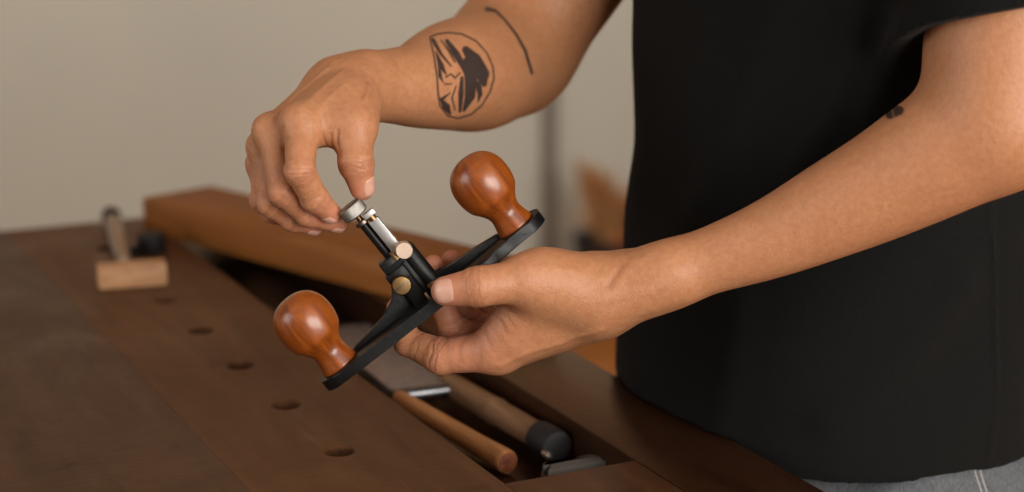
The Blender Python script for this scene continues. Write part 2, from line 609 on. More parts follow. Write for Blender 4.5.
# ------------------------------------------------------------------ tools in the trough
tz = TROUGH_Z
def tilt_matrix(p0, p1):
    ey = nrm(p1 - p0); ex = nrm(np.cross(ey, [0, 0, 1])); ez = np.cross(ex, ey)
    return frame_matrix(p0, ex, ey, ez), np.linalg.norm(p1 - p0)

# broad grey blade with a pale brown handle
bt = thing('wide_chisel', 'broad grey steel blade with slim brown wooden handle lying in the trough', 'chisel', (0.49, 1.15, tz))
za = 0.866
pe = (on_plane(396, 393, za) + on_plane(446, 380, za)) / 2
pf = pe + np.array([0.018, 0.215, -0.010])
Mx, L = tilt_matrix(pe, pf)
bm = bmesh.new()
add_box(bm, (-.0235, 0, -.009), (.0235, L, 0), .0012, Mx)
build('blade', bm, GREYSTEEL, bt)
bm = bmesh.new()
add_lathe(bm, [(.004, -.025), (.0048, -.024), (.0048, .023), (.0035, .0245)], axis_matrix(pe + np.array([0.0, -0.006, -.003]), [Mx[0][0], Mx[1][0], Mx[2][0]]), 20)
build('bolster', bm, metal('dark_steel', (0.22, 0.22, 0.23, 1), 0.34), bt)
h0 = on_plane(407, 403, .861); h1 = on_plane(507, 462, .856)
hd = nrm(h1 - h0); HL = np.linalg.norm(h1 - h0)
bm = bmesh.new()
add_lathe(bm, [(.0062, -.012), (.0068, 0), (.0072, HL * .4), (.0078, HL * .8), (.0086, HL * .97), (.0086, HL - .001), (.0078, HL + .0008)], axis_matrix(h0, hd), 8 * 3)
build('handle', bm, HANDLEW, bt)
bm = bmesh.new()
add_lathe(bm, [(.0073, HL + .0009), (.0073, HL + .0012), (.0050, HL + .0016)], axis_matrix(h0, hd), 24)
o = build('handle_end', bm, wood('end_grain', srgb(70, 34, 18), srgb(120, 62, 34), srgb(150, 84, 50), (1, 1, 1), (0.5, 0.6), 200).m, bt)
o['label'] = 'darker end grain face of the handle'
fix(bt)

# second tool: old wooden handle with black ferrule
ct = thing('chisel', 'old brown wooden handled chisel with black ferrule lying right in the trough', 'chisel', (0.525, 1.1, tz))
c0 = on_plane(447, 383, .862); c1 = on_plane(540, 437, .8625); cd = nrm(c1 - c0); CL = np.linalg.norm(c1 - c0)
bm = bmesh.new()
s = CL * .55
add_lathe(bm, [(.0070, -.001), (.0088, .002), (.0092, .006), (.0098, s - .004), (.0104, s - .001), (.0104, s + .002), (.0096, s + .005), (.0098, CL * .8), (.0092, CL)], axis_matrix(c0, cd), 28)
build('handle', bm, HANDLEW2, ct)
bm = bmesh.new()
add_lathe(bm, [(.0096, CL - .001), (.0118, CL), (.0120, CL + .020), (.0108, CL + .024), (.006, CL + .0245)], axis_matrix(c0, cd), 28)
build('ferrule', bm, DARK, ct)
bm = bmesh.new()
add_lathe(bm, [(.0030, CL + .024), (.0032, CL + .030), (.0012, CL + .0325)], axis_matrix(c0 + np.array([-.010, 0, -.003]), cd), 16)
build('tip', bm, STEEL, ct)
fix(ct)

# rounded grey sharpening stone standing against the near end of the trough
k0 = on_plane(548, 470, .866); k1 = on_plane(606, 461, .866)
kx = nrm((k1 - k0) * np.array([1, 1, 0])); KL = np.linalg.norm(k1 - k0)
bm = bmesh.new()
n = 8
rr = .006
out = [(0, 0), (KL, 0)] + [(KL - rr + rr * math.cos(t), .017 - rr + rr * math.sin(t)) for t in np.linspace(0, math.pi / 2, n)] + [(.012 * (1 - math.sin(t)), .017 - .010 * (1 - math.cos(t))) for t in np.linspace(math.pi / 2, 0, n)]
Mk = frame_matrix((k0[0], k0[1] , .8595), kx, np.cross([0, 0, 1], kx), (0, 0, 1))
add_prism(bm, out, 0, .0065, Mk, .0012)
o = build('sharpening_stone', bm, Mat('grey_stone', 0.7, base=srgb(92, 86, 80)).m)
tag(o, 'small flat grey stone with rounded corner at the near end of the trough', 'stone')
# block of wood that the stone lies on
bm = bmesh.new()
add_box(bm, (.002, .001, tz - .8595 + .0005), (KL - .002, .016, -.0003), .001, Mk)
o = build('wooden_offcut', bm, HANDLEW2)
tag(o, 'brown wooden offcut under the grey stone in the trough', 'offcut')

# ------------------------------------------------------------------ potted dry plant by the back wall
r = W(606, 250, 1.0) - EYE
pp = EYE + r * ((Y1 - 0.35 - EYE[1]) / r[1])
pot = thing('potted_plant', 'dry orange brown plant in dark pot standing before the back wall', 'plant', (pp[0], pp[1], 0))
bm = bmesh.new()
Mp = Matrix.Translation((pp[0] + .02, pp[1], 0))
add_lathe(bm, [(.075, 0), (.085, .01), (.105, .16), (.112, .17), (.112, .185), (.100, .185), (.095, .165)], Mp, 32)
build('pot', bm, DARK, pot)
def leaves(name, n, cx, cz, sx, sz, mat, seed):
    rnd = random.Random(seed)
    bm = bmesh.new()
    for _ in range(n):
        base = np.array([pp[0] + .02 + rnd.uniform(-.03, .03), pp[1] + rnd.uniform(-.03, .03), .16])
        tip = np.array([pp[0] + cx + rnd.gauss(0, sx), pp[1] + rnd.gauss(0, sx), cz + rnd.gauss(0, sz)])
        d = tip - base; L = np.linalg.norm(d); d /= L
        s = nrm(np.cross(d, [rnd.uniform(-1, 1), rnd.uniform(-1, 1), .3]))
        w = rnd.uniform(.008, .018)
        prev = None
        for t in (0, .25, .5, .75, 1):
            c = base + d * L * t + np.array([0, 0, -.05 * t * t])
            ww = w * (0.2 + math.sin(math.pi * min(t * .9 + .08, 1)))
            a, b = bm.verts.new(c - s * ww), bm.verts.new(c + s * ww)
            if prev:
                bm.faces.new((prev[0], prev[1], b, a))
            prev = (a, b)
    return build(name, bm, mat, pot)
leaves('dry_leaves', 44, -.03, .36, .045, .05, Mat('dry_tan_leaf', 0.7, base=srgb(176, 128, 80)).m, 1)
o = leaves('rust_leaves', 46, .06, .30, .04, .045, Mat('rust_leaf', 0.7, base=srgb(180, 92, 26)).m, 2)
o['label'] = 'rust orange leaves'
fix(pot)

# ------------------------------------------------------------------ router plane
TC = -FW
phi = math.radians(12)
UU = nrm(.785 * RT + .620 * UP)
NN = math.cos(phi) * nrm(-.620 * RT + .785 * UP) + math.sin(phi) * TC
WW = np.cross(NN, UU)          # towards the viewer and a little down
if WW @ TC < 0: WW = -WW
PC = W(429, 295.0, 1.10)
def PL(u, w, n):               # millimetres in the plane's own frame
    return PC + (UU * u + WW * w + NN * n) / 1000.0
MP = frame_matrix(PC, UU, np.cross(NN, UU), NN)  # right handed local frame
wsgn = 1.0 if np.cross(NN, UU) @ WW > 0 else -1.0
rp = thing('router_plane', 'black iron router plane with two turned wooden knobs held in both hands', 'hand plane', tuple(PC))
mm = 0.001
def lobe(cx, r, a0, a1, n=14):
    return [(cx + r * math.cos(t), r * math.sin(t)) for t in np.linspace(a0, a1, n)]
out = []
out += lobe(-69, 16.5, math.radians(250), math.radians(110), 16)          # left end
back = [(-58, -15), (-44, -14), (-30, -20), (-18, -30), (0, -34), (18, -30), (30, -20), (44, -14), (58, -15)]
front = [(60, 15), (54, 16), (48, 19.5), (43, 23), (36, 24), (26, 22.5), (14, 20), (4, 18.5), (-8, 18), (-30, 17.5), (-46, 17), (-58, 16.5)]
left = [(-69 - 16.5 * math.cos(t), 16.5 * math.sin(t)) for t in np.linspace(math.radians(70), math.radians(-70), 16)]
right = [(69 + 16.5 * math.cos(t), 16.5 * math.sin(t)) for t in np.linspace(math.radians(-70), math.radians(70), 16)]
outline = left + back + right + front
outline = [(x * mm, y * mm * wsgn) for x, y in outline]
if wsgn < 0:
    pass
bm = bmesh.new()
add_prism(bm, outline, -7.2 * mm, 0, MP, 0.8 * mm)
# raised stiffening rib along the casting, rising towards the post
def ribpts(sg):
    pts = [(-58, 0), (-40, 2.5), (-26, 6), (-17, 12), (-13, 22), (9, 20), (14, 12), (24, 6), (40, 2.5), (60, 0)]
    return pts
def add_plate(pts, w0, w1):
    """pts in (u, n); extruded across w"""
    A = [bm.verts.new(Vector(PL(u, w0, n))) for u, n in pts]
    B = [bm.verts.new(Vector(PL(u, w1, n))) for u, n in pts]
    k = len(pts)
    fa = bm.faces.new(A); fb = bm.faces.new(list(reversed(B)))
    for i in range(k):
        bm.faces.new((A[i], B[i], B[(i + 1) % k], A[(i + 1) % k]))
    bmesh.ops.bevel(bm, geom=list(fa.edges) + list(fb.edges), offset=0.7 * mm, segments=2, profile=.5, affect='EDGES')
add_plate([(-62, -1), (-56, 2.5), (-40, 4.5), (-28, 6.5), (-20, 10), (-16, 15), (-13, 22), (-10, 22), (-10, -1)], -9, -3)
add_plate([(4, -1), (4, 12), (9, 8.5), (15, 6.5), (24, 5.5), (40, 4.5), (56, 2.5), (62, -1)], -9, -3)
o = build('base_casting', bm, IRON, rp)

COLUMN = {'post', 'post_rib', 'collar', 'blade_clamp', 'clamp_screw', 'slot', 'clamp_bolt', 'brass_shim', 'depth_stop', 'guide_pin'}
SHANK = {'blade_shank', 'shank_head', 'shank_neck'}
def shift(name):
    return (3.0, -2.2) if name in COLUMN else (2.0, 1.2) if name in SHANK else (0.6, 0.8) if name.startswith('adjuster') else (0, 0)

def lbox(name, lo, hi, bev, mat, parent, rotz=0.0, pivot=(0, 0, 0)):
    """box in plane mm coordinates (u, w, n), optionally turned about n"""
    bm = bmesh.new()
    vs = add_box(bm, lo, hi, bev)
    c, s = math.cos(rotz), math.sin(rotz)
    for v in bm.verts:
        x, y = v.co[0] - pivot[0], v.co[1] - pivot[1]
        v.co = Vector(PL(pivot[0] + c * x - s * y + shift(name)[0], pivot[1] + s * x + c * y, v.co[2] + shift(name)[1]))
    return build(name, bm, mat, parent)

def lcyl(name, c, d, prof, mat, parent, n=32):
    bm = bmesh.new()
    D = UU * d[0] + WW * d[1] + NN * d[2]
    du, dn_ = shift(name)
    add_lathe(bm, [(r * mm, z * mm) for r, z in prof], axis_matrix(PL(c[0] + du, c[1], c[2] + dn_), D, UU), n)
    return build(name, bm, mat, parent)

# post: boxy column with a rounded outer rib and stepped collar
lbox('post', (-14, -7, -1), (3, 6, 33), 1.5, IRON, rp)
lcyl('post_rib', (3.5, 1.5, -1), (0, 0, 1), [(6, 0), (6, 35), (5, 38), (2.5, 39)], IRON, rp)
lbox('collar', (-17, -6, 20), (-3, 7.5, 29), 0.8, IRON, rp)
lbox('collar', (-15.5, -5, 29), (-5, 5.5, 37), 0.8, IRON, rp)
lbox('blade_clamp', (-3.4, 5.5, -1), (-1.2, 8.6, 30), 0.5, IRON, rp)
lbox('depth_stop', (0.0, 7.0, 5.5), (5.5, 9.2, 9.5), 0.4, BRASS, rp)
lbox('guide_pin', (-4.5, 7.5, -0.5), (-2.6, 8.6, 6.5), 0.3, COPPER, rp, 0.0)
# brass slotted screw facing out
sc = lcyl('clamp_screw', (-11.5, 5, 20), (0, 1, 0), [(3.0, 0), (3.0, 4), (5.6, 4), (5.9, 4.6), (5.9, 8.0), (5.4, 8.7), (2, 9.0)], BRASS, rp)
lbox('slot', (-16.6, 13.85, 19.5), (-6.4, 14.15, 20.6), 0.1, BRONZE, sc)
# copper-faced bolt at the top of the post
lcyl('clamp_bolt', (3.0, 3, 36), (0, 1, 0), [(3.4, 0), (3.4, 5), (5.0, 5), (5.3, 5.4), (5.3, 10.6), (4.9, 11.1), (1, 11.1)], COPPER, rp)
lbox('brass_shim', (-6.0, 1, 31), (-3, 5.5, 39), 0.4, BRASS, rp)
# blade shank, head, adjuster
lbox('blade_shank', (-2.6, 1.2, 22), (4.2, 5.6, 58), 0.4, SILVER, rp, math.radians(8), (1, 3.5))
for k in range(5):
    pass
lbox('shank_head', (-3.2, 0.8, 60.5), (4.8, 6.2, 64.0), 0.4, SILVER, rp, math.radians(2), (1, 3.5))
lcyl('shank_neck', (0.8, 3.4, 57.5), (0, 0, 1), [(2.6, 0), (2.6, 4)], BRASS, rp, 20)
lcyl('adjuster_rod', (-4.6, -1.5, 28), (0, 0, 1), [(2.9, 0), (2.9, 31)], IRON, rp, 20)
lcyl('adjuster_rod', (-4.4, -1.5, 58), (0, 0, 1), [(1.9, 0), (1.9, 10)], BRASS, rp, 20)
lcyl('adjuster_collar', (-4.4, -1.5, 59.0), (0, 0, 1), [(4.2, 0), (4.7, .4), (4.7, 2.4), (4.2, 2.8)], BRONZE, rp, 28)
# knurled thumbwheel
bm = bmesh.new()
NK = 64
prof = [(6.9, 0), (8.0, .8), (8.2, 1.2), (8.2, 7.2), (8.0, 7.6), (6.9, 8.4), (2.0, 8.4)]
MA = axis_matrix(PL(-3.8, -1.5, 66.3), NN, UU)
rings = []
for (r_, z_) in prof:
    ring = []
    for k in range(NK * 2):
        a = math.pi * k / NK
        rad = r_ - (0.28 if (k % 2 and 1 < z_ < 7.4) else 0)
        ring.append(bm.verts.new(MA @ Vector((rad * mm * math.cos(a), rad * mm * math.sin(a), z_ * mm))))
    rings.append(ring)
for a_, b_ in zip(rings, rings[1:]):
    for k in range(NK * 2):
        bm.faces.new((a_[k], a_[(k + 1) % (NK * 2)], b_[(k + 1) % (NK * 2)], b_[k]))
bm.faces.new(list(reversed(rings[0]))); bm.faces.new(rings[-1])
build('thumbwheel', bm, KNURL, rp, True)
# the two turned knobs
kp = [(12.0, 0.2), (12.2, 1.2), (11.8, 3), (10.9, 7), (10.3, 10), (10.4, 12.5), (11.5, 15.5), (13.8, 19), (16.8, 23), (18.3, 27.5), (19.0, 33),
      (18.8, 38.5), (17.4, 43.5), (14.8, 47.8), (11.0, 51.0), (6.5, 52.8), (2.0, 53.4)]
def smooth_prof(pr, n=60):
    pr = np.array(pr); t = np.arange(len(pr)); tt = np.linspace(0, len(pr) - 1, n)
    outp = []
    for x in tt:
        i = min(int(x), len(pr) - 2); f = x - i
        p0, p1, p2, p3 = pr[max(i - 1, 0)], pr[i], pr[i + 1], pr[min(i + 2, len(pr) - 1)]
        outp.append(tuple(0.5 * (2 * p1 + (p2 - p0) * f + (2 * p0 - 5 * p1 + 4 * p2 - p3) * f ** 2 + (3 * p1 - p0 - 3 * p2 + p3) * f ** 3)))
    return outp
kprof = smooth_prof(kp)
knob_mats = {}
for cu in (-69.5, 68.5):
    bm = bmesh.new()
    add_lathe(bm, [(r_ * mm, z_ * mm) for r_, z_ in kprof], None, 48)
    o = build('knob', bm, KNOBW, rp)
    knob_mats[o.name] = axis_matrix(PL(cu, 0.5, 0), NN, UU)
bpy.context.view_layer.update()
for c in rp.children:
    mw = knob_mats.get(c.name, Matrix.Identity(4))
    c.matrix_parent_inverse = Matrix.Translation(rp.location).inverted()
    c.matrix_basis = mw

# ------------------------------------------------------------------ signed distance modelling of the person
def smin(a, b, k):
    h = np.maximum(k - np.abs(a - b), 0.0) / k
    return np.minimum(a, b) - h * h * k * 0.25

def cone(P, a, b, ra, rb):
    a, b = np.asarray(a, float), np.asarray(b, float)
    ba = b - a
    t = np.clip(((P - a) @ ba) / (ba @ ba), 0, 1)
    return np.linalg.norm(P - a - t[:, None] * ba, axis=1) - (ra + (rb - ra) * t)

def ball(P, c, r):
    return np.linalg.norm(P - np.asarray(c, float), axis=1) - r

def ellipsoid(P, c, ax, R=None):
    q = P - np.asarray(c, float)
    if R is not None:
        q = q @ np.asarray(R, float).T       # rows of R: local axes
    ax = np.asarray(ax, float)
    k0 = np.linalg.norm(q / ax, axis=1)
    k1 = np.linalg.norm(q / (ax * ax), axis=1) + 1e-12
    return k0 * (k0 - 1.0) / k1

def chain(P, pts, rs, k=0.003):
    d = None
    for i in range(len(pts) - 1):
        c = cone(P, pts[i], pts[i + 1], rs[i], rs[i + 1])
        d = c if d is None else smin(d, c, k)
    return d

def tube(P, pts, rs, n=14):
    """smooth tapering tube through the points (no swelling at the joints)"""
    pr = np.concatenate([np.array(pts, float), np.array(rs, float)[:, None]], 1)
    m = len(pr)
    d = None; prev = None
    for x in np.linspace(0, m - 1, n + 1):
        i = min(int(x), m - 2); f = x - i
        p0, p1, p2, p3 = pr[max(i - 1, 0)], pr[i], pr[i + 1], pr[min(i + 2, m - 1)]
        c = 0.5 * (2 * p1 + (p2 - p0) * f + (2 * p0 - 5 * p1 + 4 * p2 - p3) * f ** 2 + (3 * p1 - p0 - 3 * p2 + p3) * f ** 3)
        if prev is not None:
            k = cone(P, prev[:3], c[:3], prev[3], c[3])
            d = k if d is None else np.minimum(d, k)
        prev = c
    return d

def mesh_sdf(f, lo, hi, h, refine=2):
    """blockwise surface nets; returns vertices and quads"""
    B = 8
    lo = np.asarray(lo, float)
    nb = np.ceil((np.asarray(hi) - lo) / (B * h)).astype(int)
    gi = np.stack(np.meshgrid(*[np.arange(n) for n in nb], indexing='ij'), -1).reshape(-1, 3)
    cen = lo + (gi + 0.5) * B * h
    d = f(cen)
    keep = gi[np.abs(d) < B * h * 1.15]
    N = nb * B + 2
    cr = np.stack(np.meshgrid(*[np.arange(B + 1)] * 3, indexing='ij'), -1).reshape(-1, 3)
    keys, verts, crossed = [], [], []
    for s in range(0, len(keep), 300):
        kb = keep[s:s + 300]
        idx = (kb[:, None, :] * B + cr[None]).reshape(-1, 3)
        v = f(lo + idx * h).reshape(-1, B + 1, B + 1, B + 1)
        c = {}
        for i in (0, 1):
            for j in (0, 1):
                for k in (0, 1):
                    c[i, j, k] = v[:, i:B + i, j:B + j, k:B + k]
        st = np.stack([c[k] for k in sorted(c)], 0)
        act = (st.min(0) < 0) & (st.max(0) >= 0)
        bi, ii, jj, kk = np.nonzero(act)
        vals = {k: c[k][bi, ii, jj, kk] for k in c}
        acc = np.zeros((len(bi), 3)); cnt = np.zeros(len(bi))
        for ax in range(3):
            for u in (0, 1):
                for w in (0, 1):
                    p0 = [0, 0, 0]; others = [a for a in range(3) if a != ax]
                    p0[others[0]], p0[others[1]] = u, w
                    p1 = list(p0); p1[ax] = 1
                    a_, b_ = vals[tuple(p0)], vals[tuple(p1)]
                    m = (a_ < 0) != (b_ < 0)
                    t = np.where(m, a_ / np.where(m, a_ - b_, 1), 0)
                    pt = np.tile(np.array(p0, float), (len(bi), 1)); pt[:, ax] += t
                    acc[m] += pt[m]; cnt[m] += 1
        cell = kb[bi] * B + np.stack([ii, jj, kk], 1)
        verts.append(lo + (cell + acc / cnt[:, None]) * h)
        keys.append(cell)
        o0 = vals[0, 0, 0]
        crossed.append(np.stack([np.where((o0 < 0) != (vals[e] < 0), np.where(o0 < 0, 1, -1), 0) for e in ((1, 0, 0), (0, 1, 0), (0, 0, 1))], 1))
    cell = np.concatenate(keys); V = np.concatenate(verts); X = np.concatenate(crossed)
    key = cell[:, 0] + N[0] * (cell[:, 1] + N[1] * cell[:, 2])
    order = np.argsort(key)
    skey = key[order]
    def find(cc):
        k = cc[:, 0] + N[0] * (cc[:, 1] + N[1] * cc[:, 2])
        p = np.clip(np.searchsorted(skey, k), 0, len(skey) - 1)
        return np.where(skey[p] == k, order[p], -1)
    quads = []
    E = np.eye(3, dtype=int)
    for ax in range(3):
        b, c2 = E[(ax + 1) % 3], E[(ax + 2) % 3]
        m = np.nonzero(X[:, ax])[0]
        q = np.stack([m, find(cell[m] - b), find(cell[m] - b - c2), find(cell[m] - c2)], 1)
        ok = (q >= 0).all(1)
        q, sg = q[ok], X[m[ok], ax]
        q[sg < 0] = q[sg < 0][:, ::-1]
        quads.append(q)
    Q = np.concatenate(quads)
    for _ in range(refine):
        V = project(f, V, h * 0.5)
    return V, Q

def grad(f, V, e=0.0004):
    g = np.stack([f(V + np.eye(3)[i] * e) - f(V - np.eye(3)[i] * e) for i in range(3)], 1)
    return g / (np.linalg.norm(g, axis=1, keepdims=True) + 1e-12)

def project(f, V, lim):
    d = np.clip(f(V), -lim, lim)
    return V - grad(f, V) * d[:, None] * 0.9

def mesh_from(name, V, Q):
    me = bpy.data.meshes.new(name)
    me.vertices.add(len(V)); me.vertices.foreach_set('co', np.asarray(V, np.float32).ravel())
    me.loops.add(Q.size); me.loops.foreach_set('vertex_index', Q.astype(np.int32).ravel())
    me.polygons.add(len(Q)); me.polygons.foreach_set('loop_start', np.arange(0, Q.size, 4, dtype=np.int32))
    me.update(calc_edges=True)
    me.validate()
    return me

PX = 1.10 / FOC       # metres per pixel at the plane's distance

SHL = np.array([0.770, 0.850, 1.385])     # shoulders
SHR = np.array([0.765, 1.185, 1.385])

# ---- left arm and hand (nearer the viewer), palm up, thumb on the near side
L_wr = WM(606, 292, 0)
L_fa = [WM(600, 296, 0), WM(640, 285, -3), WM(700, 264, -10), WM(770, 239, -18), WM(840, 206, -28), WM(890, 181, -36), WM(945, 150, -46), WM(995, 122, -54)]
L_fr = [0.0200, 0.0203, 0.0205, 0.0246, 0.0302, 0.0338, 0.0382, 0.0412]
L_el = L_fa[-1]
L_up = [L_el, WM(1003, 40, -55), L_el * 0.35 + SHL * 0.65, SHL]
L_ur = [0.0412, 0.0460, 0.050, 0.052]

def fing(*a):
    return [WM(x, y, z) for x, y, z in a]
LH = dict(
    thumb=(fing((560, 287, -12), (520, 281, -27), (479, 286.5, -35), (446, 291, -31)), [.0160, .0130, .0119, .0090]),
    index=(fing((494, 351, 8), (441, 356, 16), (408, 342, 24), (397, 308, 26)), [.0126, .0112, .0088, .0066]),
    middle=(fing((508, 347, 26), (452, 330, 36), (437, 294, 36), (433.5, 264.5, 30)), [.0108, .0092, .0080, .0062]),
    ring=(fing((516, 343, 42), (470, 322, 50), (455, 288, 48), (451.5, 259.5, 42)), [.0104, .0088, .0076, .0062]),
    pinky=(fing((524, 340, 54), (490, 322, 62), (478, 298, 62), (474, 276, 56)), [.0092, .0076, .0066, .0052]),
)
def palm_L(P):
    d = None
    for nm, wpt, k in (('index', (592, 303, 2), .018), ('middle', (594, 300, 10), .018), ('ring', (597, 298, 18), .018), ('pinky', (598, 296, 22), .018)):
        m = LH[nm][0][0]
        c = cone(P, WM(*wpt), m, .0180, .0118 if nm != 'index' else .0128)
        d = c if d is None else smin(d, c, k)
    d = smin(d, cone(P, WM(586, 286, -5), WM(540, 277, -18), .0185, .0168), .016)     # thenar
    d = smin(d, cone(P, WM(548, 286, -14), WM(512, 330, 0), .0165, .0105), .016)       # web of the thumb
    d = smin(d, ball(P, WM(502, 355, 12), .0100), .008)
    d = smin(d, cone(P, WM(512, 318, -2), WM(497, 338, 4), .0105, .0095), .010)                                # knuckle
    return d
def forearm_L(P):
    d = smin(cone(P, WM(596, 297, -8), WM(668, 275, -12), .0196, .0198), cone(P, WM(596, 297, 12), WM(680, 271, 2), .0190, .0192), .003)
    d = smin(d, tube(P, L_fa, L_fr, 44), .010)
    d = smin(d, ball(P, WM(628, 268, 6), .0085), .010)                                 # wrist bone
    return d

def hand_f(base, H, kf=.006):
    def f(P):
        b = base(P)
        d = b
        for nm in H:
            pts, rs = H[nm]
            c = chain(P, pts, rs, .0018)
            # joint swelling
            for j, w in ((1, .0006), (2, .0004)):
                c = smin(c, ball(P, pts[j], rs[j] + w * .6), .0022)
            d = np.minimum(d, smin(b, c, kf if nm != 'thumb' else .012))
        return d
    return f

def base_L(P):
    d = smin(palm_L(P), forearm_L(P), .014)
    u = tube(P, L_up, L_ur, 14)
    d = smin(d, u, .009)
    return d
_fL = hand_f(base_L, LH)

# ---- right arm and hand (farther), hanging from the wrist, pinching the thumbwheel
R_el = WM(512, 51, 225)
R_fa = [WM(368, 86, 48), WM(395, 86, 66), WM(420, 85, 92), WM(452, 76, 132), WM(480, 71, 172), R_el]
R_fr = [0.0225, 0.0248, 0.0292, 0.0380, 0.0428, 0.0440]
R_up = [R_el, R_el * 0.55 + SHR * 0.45 + RT * .010, SHR]
R_ur = [0.0440, 0.049, 0.052]
RH = dict(
    thumb=(fing((350, 102, 8), (354, 130, -12), (356, 163, -18), (362, 188, -13)), [.0130, .0112, .0106, .0076]),
    index=(fing((302, 124, -16), (300, 171, -34), (315, 199, -20), (331, 213, -10)), [.0104, .0090, .0083, .0064]),
    middle=(fing((274, 133, 2), (284, 192, -14), (309, 214, -3), (338, 223, 6)), [.0104, .0090, .0080, .0060]),
    ring=(fing((267, 149, 20), (272, 203, 5), (293, 219, 12), (314, 226, 18)), [.0098, .0088, .0076, .0059]),
    pinky=(fing((265, 166, 38), (263, 200, 26), (272, 212, 30), (292, 221, 36)), [.0090, .0078, .0068, .0054]),
)
def palm_R(P):
    d = None
    for nm, wpt, r0 in (('index', (352, 95, 28), .0185), ('middle', (342, 90, 34), .0185), ('ring', (340, 92, 46), .0178), ('pinky', (342, 97, 54), .017)):
        m = RH[nm][0][0]
        c = cone(P, WM(*wpt), m, r0, RH[nm][1][0] + .0008)
        d = c if d is None else smin(d, c, .014)
    d = smin(d, cone(P, WM(352, 96, 22), WM(354, 124, -8), .0160, .0122), .014)
    d = smin(d, cone(P, WM(346, 112, 4), WM(312, 128, -10), .0135, .0105), .016)      # web
    d = smin(d, cone(P, WM(366, 86, 42), WM(336, 91, 36), .0208, .0192), .010)        # carpus
    for nm in ('index', 'middle', 'ring', 'pinky'):
        m = RH[nm][0][0]
        d = smin(d, ball(P, m + (-RT * .0035 + UP * .002 + TC * .002), RH[nm][1][0] - .001), .006)
    return d
def base_R(P):
    d = smin(palm_R(P), tube(P, R_fa, R_fr, 36), .008)
    return smin(d, tube(P, R_up, R_ur, 12), .02)
_fR = hand_f(base_R, RH)

# ---- fine creases over the joints and palms
def crease_list(H, spec):
    outl = []
    for nm, (j, t, amp, w) in spec:
        pts, rs = H[nm]
        a, b = pts[j], pts[j + 1]
        c = a + (b - a) * t
        outl.append((c, nrm(b - a), rs[j] * 1.6, amp, w))
    return outl
CL_ = []
for nm in ('index', 'middle', 'ring', 'pinky'):
    for t in (-.07, .0, .07):
        CL_.append((nm, (1, t, .00032, .0007)))
        CL_.append((nm, (2, t, .00026, .0006)))
for t in (-.12, -.04, .05, .13):
    CL_.append(('thumb', (2, t, .00034, .0007)))
CR_L = crease_list(LH, CL_); CR_R = crease_list(RH, CL_)

def surface_at(f, px, py, d0=0.95):
    r = FW + RT * (px - CX) / FOC - UP * (py - CY) / FOC
    d = d0
    for _ in range(90):
        s_ = float(f((EYE + r * d)[None])[0])
        d += s_ * 0.85
        if abs(s_) < 1e-5 or d > 1.6:
            break
    return EYE + r * d
def lines_on(f, spec):
    outl = []
    for pts, amp, w in spec:
        p = np.array([surface_at(f, *q_) for q_ in pts])
        outl.append((p, amp * (.75 if amp > 0 else 1) / 1000, w * 1.15 / 1000, p.mean(0), np.linalg.norm(p - p.mean(0), axis=1).max() + .004 + 2 * w / 1000))
    return outl
# (polyline, groove depth mm, half width mm); negative depth is a raised tendon or vein
WR_L = lines_on(_fL, [
    ([(470, 271), (465, 283), (469, 298)], .35, .7), ([(484, 270), (489, 284), (484, 300)], .35, .7), ([(476, 276), (480, 284), (476, 294)], .30, .6),
    ([(473, 279), (474, 286), (472, 291)], .25, .6), ([(493, 272), (497, 284), (492, 298)], .22, .8),
    ([(493, 309), (504, 309), (514, 313)], .5, .7), ([(493, 312), (501, 321), (507, 334)], .35, 1.2), ([(497, 311), (507, 317), (515, 328)], .3, 1.1),
    ([(488, 318), (494, 331), (504, 344)], .22, 1.5), ([(484, 332), (490, 346), (499, 357)], .2, 1.7),
    ([(433, 344), (432, 353), (428, 364)], .7, .9), ([(436, 346), (436, 356), (433, 368)], .35, .7), ([(463, 339), (459, 349), (461, 361)], .4, 1.8), ([(480, 350), (481, 360), (478, 368)], .22, 1.5),
    ([(418, 341), (417, 350), (413, 358)], .3, .8),
    ([(500, 366), (525, 354), (562, 343), (600, 330)], -.7, 2.2), ([(512, 371), (535, 360), (560, 350)], .45, 1.2),
    ([(622, 266), (616, 275), (609, 286)], .9, 1.8), ([(632, 263), (650, 255)], -.5, 2.2),
    ([(520, 268), (560, 268), (600, 276)], -.35, 3.0), ([(600, 300), (640, 296), (700, 272)], -.3, 2.5),
    ([(640, 318), (660, 312), (684, 305)], .5, 1.5),
])
WR_R = lines_on(_fR, [
    ([(316, 138), (317, 150)], .45, .7), ([(322, 133), (326, 145)], .45, .7), ([(338, 130), (337, 144), (340, 156)], .9, .9), ([(331, 134), (332, 146)], .35, .7),
    ([(368, 82), (366, 91), (362, 98)], .9, 1.0), ([(373, 88), (370, 97)], .4, 1.0),
    ([(344, 160), (354, 157), (365, 160)], .35, .6), ([(343, 164), (354, 162), (366, 165)], .4, .6), ([(343, 168), (354, 167), (366, 170)], .4, .6), ([(345, 173), (354, 172), (364, 174)], .3, .6),
    ([(289, 165), (298, 162), (309, 164)], .3, .6), ([(289, 170), (299, 168), (310, 169)], .35, .6), ([(290, 175), (300, 174), (311, 174)], .3, .6),
    ([(304, 196), (311, 192), (320, 189)], .22, .6), ([(308, 202), (316, 197), (324, 195)], .22, .6),
    ([(342, 72), (318, 92), (299, 112)], -.7, 2.2), ([(328, 68), (296, 94), (272, 120)], -.7, 2.2), ([(345, 84), (322, 104), (312, 122)], -.45, 2.0),
    ([(296, 107), (305, 106), (312, 110)], .25, .8), ([(295, 112), (303, 111), (312, 115)], .2, .8),
    ([(283, 128), (284, 150), (287, 168)], .4, 1.4), ([(360, 118), (364, 140), (362, 155)], -.25, 2.5),
])
